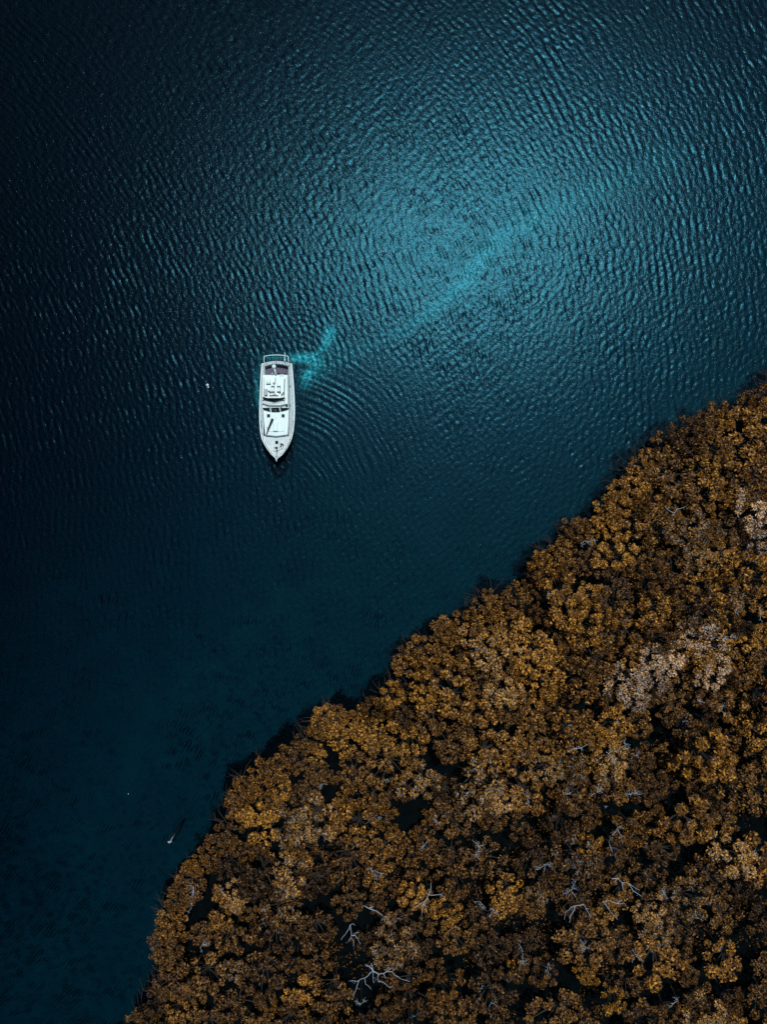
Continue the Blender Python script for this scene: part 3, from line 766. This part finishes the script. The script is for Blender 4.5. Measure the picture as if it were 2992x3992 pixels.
# ---- bare dead trees: (px, py, reach in photo px, main direction in degrees or None, limbs, label)
DEAD = [
 (2636, 1996, 46, 90, 3, 'white Y shaped bare branch poking up near the shore at upper right'),
 (2290, 2112, 44, 20, 4, 'tangle of white bare branches on a shoreline crown at upper right'),
 (2144, 2312, 26, 250, 2, 'short white hooked branch standing near the shore'),
 (2206, 2285, 22, None, 3, 'faint grey twigs right of the short hooked branch near shore'),
 (2024, 2539, 28, 20, 3, 'small white Y branch left of the golden forest middle'),
 (2856, 2480, 26, 300, 4, 'little bluish white branch tuft right of the greyest pale tree'),
 (2966, 2402, 34, 80, 2, 'thin white upright branch at the right edge of the photo'),
 (2724, 2728, 30, 320, 3, 'white forked twig below the lower right pale group end'),
 (2784, 2707, 16, 60, 2, 'tiny white hooked branch in a dark gap right of the pale group'),
 (2814, 2767, 30, 40, 4, 'curved white twigs on the right side of a round orange crown'),
 (2676, 2808, 24, 320, 5, 'bright bluish white tangle of twigs on a round orange crown'),
 (2419, 2820, 22, 110, 2, 'small white twig fork below the left end of the pale group'),
 (2228, 2850, 40, 110, 3, 'white branch rising above the wide forked dead branch right of centre'),
 (2250, 2918, 56, 180, 4, 'wide forked dead branch with a long right arm, right of centre'),
 (2437, 2898, 34, 330, 5, 'white star of twigs right of the wide forked dead branch'),
 (2388, 2958, 52, 290, 5, 'long white zigzag dead branch lying over a pale crown'),
 (2467, 2946, 30, 80, 2, 'thin curved grey branch right of the zigzag dead branch'),
 (2039, 2935, 24, 270, 2, 'thin pale vertical twig left of the forked branches at centre'),
 (2329, 3090, 38, 80, 5, 'white feathery dead branch in a dark gap below the zigzag branch'),
 (2467, 3090, 44, 320, 5, 'white spreading twigs right of the feathery dead branch'),
 (2209, 3096, 30, 0, 4, 'dim white twigs left of the feathery dead branch'),
 (2054, 3102, 30, 250, 3, 'pale twig fan beside the right of the largest pale crown'),
 (2365, 3143, 14, 30, 2, 'tiny white hook of branch under the feathery dead branch'),
 (1502, 3051, 36, 10, 3, 'white crooked branch left of the pale trees at forest centre'),
 (1252, 3057, 24, 250, 3, 'small white bent twig near the left shore behind the golden trees'),
 (1453, 3182, 42, 340, 5, 'white twisted branch over an orange crown left of centre'),
 (1507, 3187, 18, 290, 2, 'short bright hook of branch right of the twisted white branch'),
 (1698, 3196, 30, 310, 3, 'thin looped white branch under the pale tree left of the largest pale crown'),
 (1390, 3287, 34, 60, 2, 'long thin white stick leaning over a dark gap left of centre'),
 (1650, 3299, 28, 70, 4, 'small white twig fan left of the brightest branch star'),
 (1866, 3305, 58, 290, 6, 'brightest white branch star on a golden crown below the largest pale crown'),
 (1457, 3401, 40, 0, 5, 'white twig cluster over a golden crown in the left middle forest'),
 (1670, 3490, 76, 90, 4, 'big white dead tree with three spread arms in a dark gap'),
 (1867, 3512, 36, 290, 3, 'short thick bluish white stump leaning in a dark gap'),
 (1927, 3546, 34, 290, 3, 'thin white branch right of the short thick stump'),
 (1499, 3564, 76, 345, 3, 'long thin grey branch lying nearly level left of the three armed dead tree'),
 (1372, 3632, 62, 250, 6, 'bluish white dead tree with drooping legs in the lower left dark gap'),
 (1475, 3790, 110, 200, 8, 'huge sprawling white dead tree with many arms near the bottom'),
 (2126, 3372, 40, 200, 4, 'reddish white bare twigs left of the forest lower middle'),
 (2258, 3540, 64, 200, 4, 'arching white dead branch with hanging fingers at lower right'),
 (2229, 3468, 44, 30, 5, 'thin white twigs spread above the arching dead branch'),
 (2277, 3675, 34, 280, 5, 'bluish twig ball at the left of the thin tan trees, lower right'),
 (2030, 3679, 30, 340, 2, 'short wavy white twig above the lower middle orange crowns'),
 (2042, 3745, 36, 70, 5, 'white twig burst in an orange crown at lower middle'),
 (2138, 3788, 30, 80, 4, 'small white twig cross in an orange crown right of the twig burst'),
 (1873, 3866, 30, 80, 2, 'thin upright white stick at lower middle near the bottom'),
 (1915, 3912, 28, 20, 2, 'short flat white branch near the bottom middle'),
 (1409, 3915, 34, 70, 4, 'dim grey twig tuft near the bottom left of the forest'),
 (1629, 3958, 34, 45, 6, 'blue white twig tuft at the bottom edge left of centre'),
 (2413, 3238, 52, 300, 4, 'white leaning branch with forked lower end in the right dark gap'),
 (2383, 3290, 58, 310, 2, 'long dim grey branch below the leaning forked branch'),
 (2670, 3238, 16, 330, 3, 'tiny white twig cross in the right part of the forest'),
 (2450, 3450, 72, 325, 5, 'large white dead branch with long right fingers at lower right'),
 (2407, 3520, 60, 355, 4, 'level white dead branch just under the one with long fingers'),
 (2586, 3471, 34, 280, 5, 'bluish white drooping twigs right of the long fingered branch'),
 (2479, 3728, 36, 310, 4, 'thin grey dead twigs below the thin tan trees at lower right'),
 (2646, 3902, 40, 200, 3, 'pale curved dead branch near the bottom right'),
 (2814, 3692, 20, 270, 2, 'tiny white upright twig at the lower right edge of a tan crown'),
 (750, 3458, 40, 330, 3, 'dim grey branch near the left shore of the forest'),
 (747, 3531, 26, 290, 2, 'short grey stick below the dim branch near the left shore'),
 (858, 3470, 30, 340, 3, 'pale thin twigs on a small crown in the left forest'),
 (786, 3690, 40, 50, 3, 'grey white forked branch near the lower left shore'),
 (1033, 3446, 18, None, 3, 'tiny white twig square in a dark gap on the left'),
 (1389, 3297, 30, 60, 2, 'white straight stick beside the leaning thin stick, left of centre'),
]
def jitter_path(p, d, length, nseg, r, wander=.35):
    pts = [p.copy()]
    d = d.normalized()
    for _ in range(nseg):
        d = (d + Vector((r.normal(0, wander), r.normal(0, wander), r.normal(0, wander * .35)))).normalized()
        p = p + d * (length / nseg); pts.append(p.copy())
    return pts, d
def dead_limb(start, d, length, rad, r, level=0):
    m = MB()
    def grow(p, d, length, rad, level):
        n = max(3, int(length / .35))
        pts, d2 = jitter_path(p, d, length, n, r)
        m.tube(pts, [rad * (1 - .65 * i / n) for i in range(n + 1)], 5 if level == 0 else 4)
        if level < 2:
            for _ in range(3 if level == 0 else 2):
                i = r.integers(1, n)
                dd = (pts[i + 1] - pts[i]).normalized()
                a = r.choice([-1, 1]) * r.uniform(.4, 1.0)
                sd_ = Vector((dd.x * math.cos(a) - dd.y * math.sin(a), dd.x * math.sin(a) + dd.y * math.cos(a), dd.z * .6 + r.normal(0, .15)))
                grow(pts[i], sd_, length * r.uniform(.3, .55), rad * .55, level + 1)
    grow(start, d, length, rad, level)
    return m
TRACED = {   # arms of the larger ones, traced in the photograph
 1475: [[(1455,3785),(1438,3766),(1425,3760)],[(1455,3785),(1447,3755)],[(1455,3785),(1476,3797),(1496,3794),(1510,3787),(1519,3776),(1514,3768)],
        [(1510,3787),(1530,3788),(1545,3806),(1571,3818),(1599,3827)],[(1476,3797),(1475,3825),(1500,3833),(1517,3850),(1531,3845)],[(1455,3785),(1433,3806),(1420,3812),(1400,3823),(1360,3826)],
        [(1400,3823),(1390,3850),(1377,3887)],[(1423,3814),(1427,3836),(1441,3845),(1447,3858)],[(1496,3794),(1504,3812)],[(1457,3790),(1456,3832)]],
 1372: [[(1366,3606),(1361,3620),(1347,3642),(1331,3665)],[(1366,3606),(1370,3640),(1371,3655),(1381,3668),(1381,3690)],[(1372,3647),(1385,3648),(1396,3662),(1407,3680)],
        [(1366,3606),(1378,3600),(1388,3607)],[(1381,3645),(1384,3636),(1400,3637)],[(1370,3657),(1360,3664),(1363,3672)]],
 1670: [[(1672,3488),(1681,3470),(1681,3442)],[(1672,3488),(1700,3489),(1718,3488),(1735,3500)],[(1672,3488),(1660,3510),(1640,3525),(1612,3542)],[(1655,3517),(1648,3545),(1645,3573)],[(1650,3525),(1662,3535),(1672,3534)]],
 2636: [[(2631,2001),(2614,1992),(2601,1982),(2596,1973)],[(2631,2001),(2642,1985),(2655,1982),(2677,1975)],[(2642,1985),(2632,1978)]],
 2258: [[(2276,3524),(2255,3530),(2228,3537),(2208,3555),(2202,3582)],[(2276,3524),(2290,3548),(2305,3572)],[(2245,3533),(2240,3550),(2228,3568),(2222,3597)],[(2286,3540),(2298,3545)]],
 2450: [[(2387,3425),(2410,3426),(2428,3440),(2455,3445),(2480,3462),(2498,3473)],[(2428,3440),(2430,3468),(2442,3474)],[(2455,3445),(2470,3470),(2490,3486),(2502,3497)],[(2410,3426),(2398,3437)]],
 2407: [[(2350,3517),(2380,3513),(2410,3521),(2440,3520),(2445,3535)],[(2410,3521),(2430,3508)],[(2358,3520),(2380,3553),(2410,3585)],[(2415,3521),(2425,3530)]],
 1866: [[(1862,3290),(1870,3300),(1880,3297),(1888,3292)],[(1870,3300),(1868,3312),(1858,3330),(1845,3334)],[(1858,3330),(1866,3345),(1873,3350)],[(1862,3290),(1850,3278),(1842,3272)],[(1870,3300),(1855,3293)],[(1866,3318),(1878,3322)],[(1858,3330),(1852,3345)]],
 2388: [[(2365,2932),(2378,2935),(2384,2950),(2396,2965),(2398,2985),(2410,3010)],[(2384,2950),(2372,2965)],[(2396,2965),(2410,2958)],[(2378,2935),(2390,2925)]],
 2250: [[(2248,2900),(2258,2910),(2268,2917),(2285,2906),(2310,2892)],[(2268,2917),(2240,2920),(2215,2932)],[(2240,2920),(2228,2905)],[(2268,2917),(2272,2930)]],
 1499: [[(1420,3530),(1440,3540),(1470,3552),(1500,3572),(1535,3580),(1565,3582)],[(1500,3572),(1485,3590)],[(1440,3540),(1455,3534)]],
}
dr = np.random.default_rng(77)
for px, py, reach, ang, nl, lab in DEAD:
    h = float(dr.uniform(4.6, 6.2)) if reach > 30 else float(dr.uniform(4.2, 5.6))
    base = Vector(G(px, py, h)); 
    t = thing('dead_tree', lab, 'dead tree', (base.x, base.y, 0))
    big = px in TRACED
    rad = .012 + .00024 * reach
    if big:
        arms = TRACED[px]
        loc = lambda p, dz=0: Vector(G(p[0], p[1], h + dz)) - Vector((base.x, base.y, 0))
        root = loc(arms[0][0])
        for j, arm in enumerate(arms):
            m = MB(); pts = []
            for i, p in enumerate(arm):
                pts.append(loc(p, dr.uniform(-.12, .12) if i else 0))
            fine = [pts[0]]
            for a_, b_ in zip(pts[:-1], pts[1:]):
                k_ = max(1, int((b_ - a_).length / .3))
                for q in range(1, k_ + 1):
                    fine.append(a_.lerp(b_, q / k_) + Vector((dr.normal(0, .03), dr.normal(0, .03), dr.normal(0, .03))))
            r0 = rad * (1.1 if j < 3 else .75)
            m.tube(fine, [r0 * (1 - .6 * i / len(fine)) for i in range(len(fine))], 5)
            for q in range(max(1, len(fine) // 4)):
                i = dr.integers(0, len(fine) - 1); dd = (fine[i+1] - fine[i]).normalized()
                a_ = dr.choice([-1, 1]) * dr.uniform(.5, 1.1)
                sd_ = Vector((dd.x*math.cos(a_) - dd.y*math.sin(a_), dd.x*math.sin(a_) + dd.y*math.cos(a_), .1))
                pts2, _ = jitter_path(fine[i], sd_, dr.uniform(.25, .6), 3, dr)
                m.tube(pts2, [r0*.45, r0*.35, r0*.3, r0*.2], 4)
            m.build('limb', bare, t)
    else:
        root = Vector((0, 0, h))
        L0 = reach / PPM * .95
        for j in range(nl):
            a_ = math.radians(ang if ang is not None else dr.uniform(0, 360)) + (0 if j == 0 else dr.normal(0, 1.0) + (math.pi if j % 2 and reach > 24 else 0))
            d = Vector((math.cos(a_), math.sin(a_), dr.uniform(-.05, .25)))
            dead_limb(root + Vector((dr.normal(0, .1), dr.normal(0, .1), 0)), d, L0 * (1 if j == 0 else dr.uniform(.45, .85)), rad * (1 if j == 0 else .7), dr).build('limb', bare, t)
    k = Vector((dr.normal(0, .25), dr.normal(0, .25), h * .55))
    MB().tube([(0, 0, -.9), k, root], [rad * 2.2, rad * 1.7, rad * 1.1], 6).build('trunk', BARK, t)
    LANDMARKS.append((px, py, lab))

# ---- the leafy trees, packed over the whole forest
GAPS = [(1730, 2850, 50), (1690, 2920, 45), (1640, 3010, 40), (1735, 2990, 45), (1640, 3165, 55), (1560, 3160, 45), (1010, 3330, 45), (1270, 3330, 40), (1375, 3645, 45), (1470, 3800, 75),
        (1350, 3770, 40), (1700, 3480, 45), (1880, 3500, 45), (1800, 3800, 70), (1640, 3900, 45), (2080, 3160, 40), (2120, 3230, 45), (2120, 3090, 35), (2340, 3140, 45), (2560, 2870, 60), (2640, 2930, 55),
        (2690, 2740, 45), (2780, 2760, 40), (2950, 2420, 45), (2250, 2930, 45), (2380, 3260, 55), (2420, 3160, 45), (2640, 3100, 50), (2560, 3230, 40), (2480, 3330, 45), (2690, 3440, 50), (2760, 3560, 45),
        (2450, 3620, 50), (2380, 3800, 70), (2240, 3880, 60), (2560, 3860, 55), (2100, 3650, 50), (2020, 3600, 60), (2180, 3750, 40), (2900, 3650, 50), (2930, 3800, 55), (2820, 3860, 45),
        (2060, 3900, 60), (2330, 3950, 50), (2460, 3960, 45), (2960, 3250, 40), (2900, 2950, 40), (2940, 2700, 35), (850, 3330, 30), (740, 3540, 35), (800, 3720, 40), (1080, 3920, 35), (1290, 3080, 40), (1940, 3420, 45), (2010, 3300, 40), (690, 3790, 35)]
pr = np.random.default_rng(5)
cand = []
def ground_px_dist(px, py):
    x, y, _ = G(px, py, 3.0)
    return float(shore_dist(np.array([x]), np.array([y]))[0])
# first a row along the shore
prev = None
acc = 0
row = []
for (ax, ay), (bx, by) in zip(SHORE[:-1], SHORE[1:]):
    L0 = math.hypot(bx - ax, by - ay); t = 0
    while t < L0:
        if prev is None or acc >= prev:
            r_px = pr.uniform(36, 62)
            ux, uy = (bx - ax) / L0, (by - ay) / L0
            nxn, nyn = -uy, ux            # towards the land
            x_, y_ = ax + ux * t, ay + uy * t
            for s_ in (1, -1):
                if ground_px_dist(x_ + nxn * s_ * 40, y_ + nyn * s_ * 40) < 0: break
            row.append((x_ + nxn * s_ * r_px * .92, y_ + nyn * s_ * r_px * .92, r_px)); prev = r_px * 1.45; acc = 0
        t += 4; acc += 4
spots = []
for x_, y_, r_px in row:
    if -40 < x_ < 3040 and -40 < y_ < 4040: spots.append((x_, y_, r_px))
tries = 0
N_MAX = 300 - 6
def ok(x_, y_, r_px, k):
    for a_, b_, c_ in spots:
        if (a_ - x_) ** 2 + (b_ - y_) ** 2 < ((k + (0 if y_ < 2800 else .17 if y_ > 3150 else .06)) * (c_ + r_px)) ** 2: return False
    for a_, b_, c_ in taken:
        if (a_ - x_) ** 2 + (b_ - y_) ** 2 < (.62 * (c_ + r_px)) ** 2: return False
    for a_, b_, c_ in GAPS:
        if (a_ - x_) ** 2 + (b_ - y_) ** 2 < (c_ * (.7 if y_ < 3100 else .95) + .5 * r_px) ** 2: return False
    return True
for k, lo, hi, tr_ in ((.77, 58, 92, 3000), (.75, 46, 64, 9000), (.72, 32, 48, 20000), (.62, 22, 34, 16000)):
    for _ in range(tr_):
        if len(spots) >= N_MAX: break
        x_, y_ = pr.uniform(200, 3030), pr.uniform(1480, 4030)
        if (y_ - 1500) < (2992 - x_) * .55: continue
        r_px = pr.uniform(lo, hi)
        if not ok(x_, y_, r_px, k): continue
        if ground_px_dist(x_, y_) > -r_px / PPM * .9: continue
        spots.append((x_, y_, r_px))
print('living trees', len(spots))
living = []
for x_, y_, r_px in spots:
    r_m = r_px / 31.0
    t = plant(x_, y_, r_m, label='', hscale=min(1.75, max(.6, pr.normal(1.0, .27) * (1.75 / r_m) ** .55)))
    living.append((t, x_, y_, ground_px_dist(x_, y_)))

# every leafy tree is named by the landmark it stands beside where that singles it out
def direction(dx, dy):
    a = math.degrees(math.atan2(-dy, dx)) % 360
    return ['right of', 'above right of', 'above', 'above left of', 'left of', 'below left of', 'below', 'below right of'][int((a + 22.5) // 45) % 8]
short = {}
for px, py, lab in LANDMARKS: short[(px, py)] = lab
claims = {}
for i, (t, x_, y_, d_) in enumerate(living):
    near = sorted(((math.hypot(px - x_, py - y_), px, py) for px, py, _ in LANDMARKS))[:7]
    shore = d_ > -3.2
    for dd, px, py in near:
        if dd > (560 if shore else 330): continue
        claims.setdefault((shore, (px, py), direction(x_ - px, y_ - py)), []).append((dd, i))
named = {}
for rank, word in enumerate(('', 'second ', 'third ', 'fourth ')):
    for key, lst in sorted(claims.items(), key=lambda kv: min(kv[1])[0]):
        lst = sorted(lst)
        if len(lst) <= rank: continue
        dd, i = lst[rank]
        noun = 'shoreline tree ' if key[0] else 'orange tree '
        lab = (word or ('nearest ' if len(lst) > 1 else '')) + noun + key[2] + ' the ' + short[key[1]]
        if i not in named and len(lab.split()) <= 16: named[i] = lab
for i, (t, x_, y_, d_) in enumerate(living):
    t['group'] = 'leafy trees along the shore' if d_ > -3.2 else 'leafy trees inside the forest'
    if i in named: t['label'] = named[i]
    else:
        t['label'] = 'bushy orange-brown tree with its crown leaning over the water edge' if d_ > -3.2 else 'bushy orange-brown tree packed among others inside the forest'

# ---- low undergrowth in the gaps and the forest beyond the frame
ur = np.random.default_rng(9)
n = 16000
x_ = ur.uniform(-38, 60, n); y_ = ur.uniform(-75, 20, n)
keep = shore_dist(x_, y_) < -1.2
x_, y_ = x_[keep], y_[keep]
den = vnoise(x_, y_, 2.4, 51) > .1
x_, y_ = x_[den], y_[den]
P_, N_ = [], []
for a_, b_ in zip(x_, y_):
    k_ = int(ur.integers(5, 12))
    c = np.array([a_, b_, ur.uniform(.5, 2.2)])
    P_.append(c + ur.normal(0, .28, (k_, 3))); N_.append(np.tile([0, 0, 1.], (k_, 1)))
v, f, tone = leaves(np.vstack(P_), np.vstack(N_), .11, 52, .6)
me = quads_mesh('undergrowth', v, f, LEAF)
me.attributes.new('tone', 'FLOAT', 'POINT').data.foreach_set('value', (tone * .6).astype(np.float32))
o = bpy.data.objects.new('undergrowth', me); C.objects.link(o); o['kind'] = 'stuff'
o['label'] = 'sparse low leafy undergrowth in the dark gaps between the trees'

rt = MB(); rr_ = np.random.default_rng(91)
for (ax, ay), (bx, by) in zip(SHORE_W[:-1], SHORE_W[1:]):
    L0 = math.hypot(bx - ax, by - ay)
    for _ in range(int(L0 * 1.7 * max(0, 1 + 1.2 * math.sin(ax * .7)))):
        t_ = rr_.uniform(0, 1); p = Vector((ax + (bx - ax) * t_, ay + (by - ay) * t_, 0))
        out_ = Vector((-(by - ay), bx - ax, 0)).normalized()
        if shore_dist(np.array([p.x + out_.x]), np.array([p.y + out_.y]))[0] < 0: out_ = -out_
        d_ = (out_ + Vector((rr_.normal(0, .5), rr_.normal(0, .5), 0))).normalized()
        q0 = p - d_ * .8 + Vector((0, 0, rr_.uniform(.5, 1.3))); L1 = rr_.uniform(.5, 1.9)
        q1 = q0 + d_ * (.8 + L1 * .5) + Vector((rr_.normal(0, .15), rr_.normal(0, .15), rr_.uniform(-.3, .2))); q2 = p + d_ * L1 + Vector((rr_.normal(0, .2), rr_.normal(0, .2), -.3))
        rt.tube([q0, q1, q2], [.04, .03, .018], 4)
        if rr_.random() < .5: rt.tube([q1, q1 + d_ * .4 + Vector((rr_.normal(0, .25), rr_.normal(0, .25), -.2))], [.02, .01], 3)
o = rt.build('shore_roots', BARK); o['kind'] = 'stuff'
o['label'] = 'dark roots and twigs reaching out over the water along the shore'

P_, N_ = [], []
for _ in range(420):
    a_, b_ = ur.uniform(-40, 75), ur.uniform(-85, 25)
    if shore_dist(np.array([a_]), np.array([b_]))[0] > -3: continue
    if abs(a_) < 43.5 * .97 and b_ > -58 * .97: continue
    for _ in range(6):
        c = np.array([a_, b_, 4.2]) + ur.normal(0, 1, 3) * [1.2, 1.2, .5]
        p, nn = clump_points(c, ur.uniform(.6, 1.1), 110, ur)
        P_.append(p); N_.append(nn)
v, f, tone = leaves(np.vstack(P_), np.vstack(N_), .15, 62, .5)
me = quads_mesh('forest_beyond', v, f, LEAF)
me.attributes.new('tone', 'FLOAT', 'POINT').data.foreach_set('value', tone.astype(np.float32))
o = bpy.data.objects.new('distant_woods', me); C.objects.link(o); o['kind'] = 'stuff'
o['label'] = 'the same orange-brown forest going on past the trees'
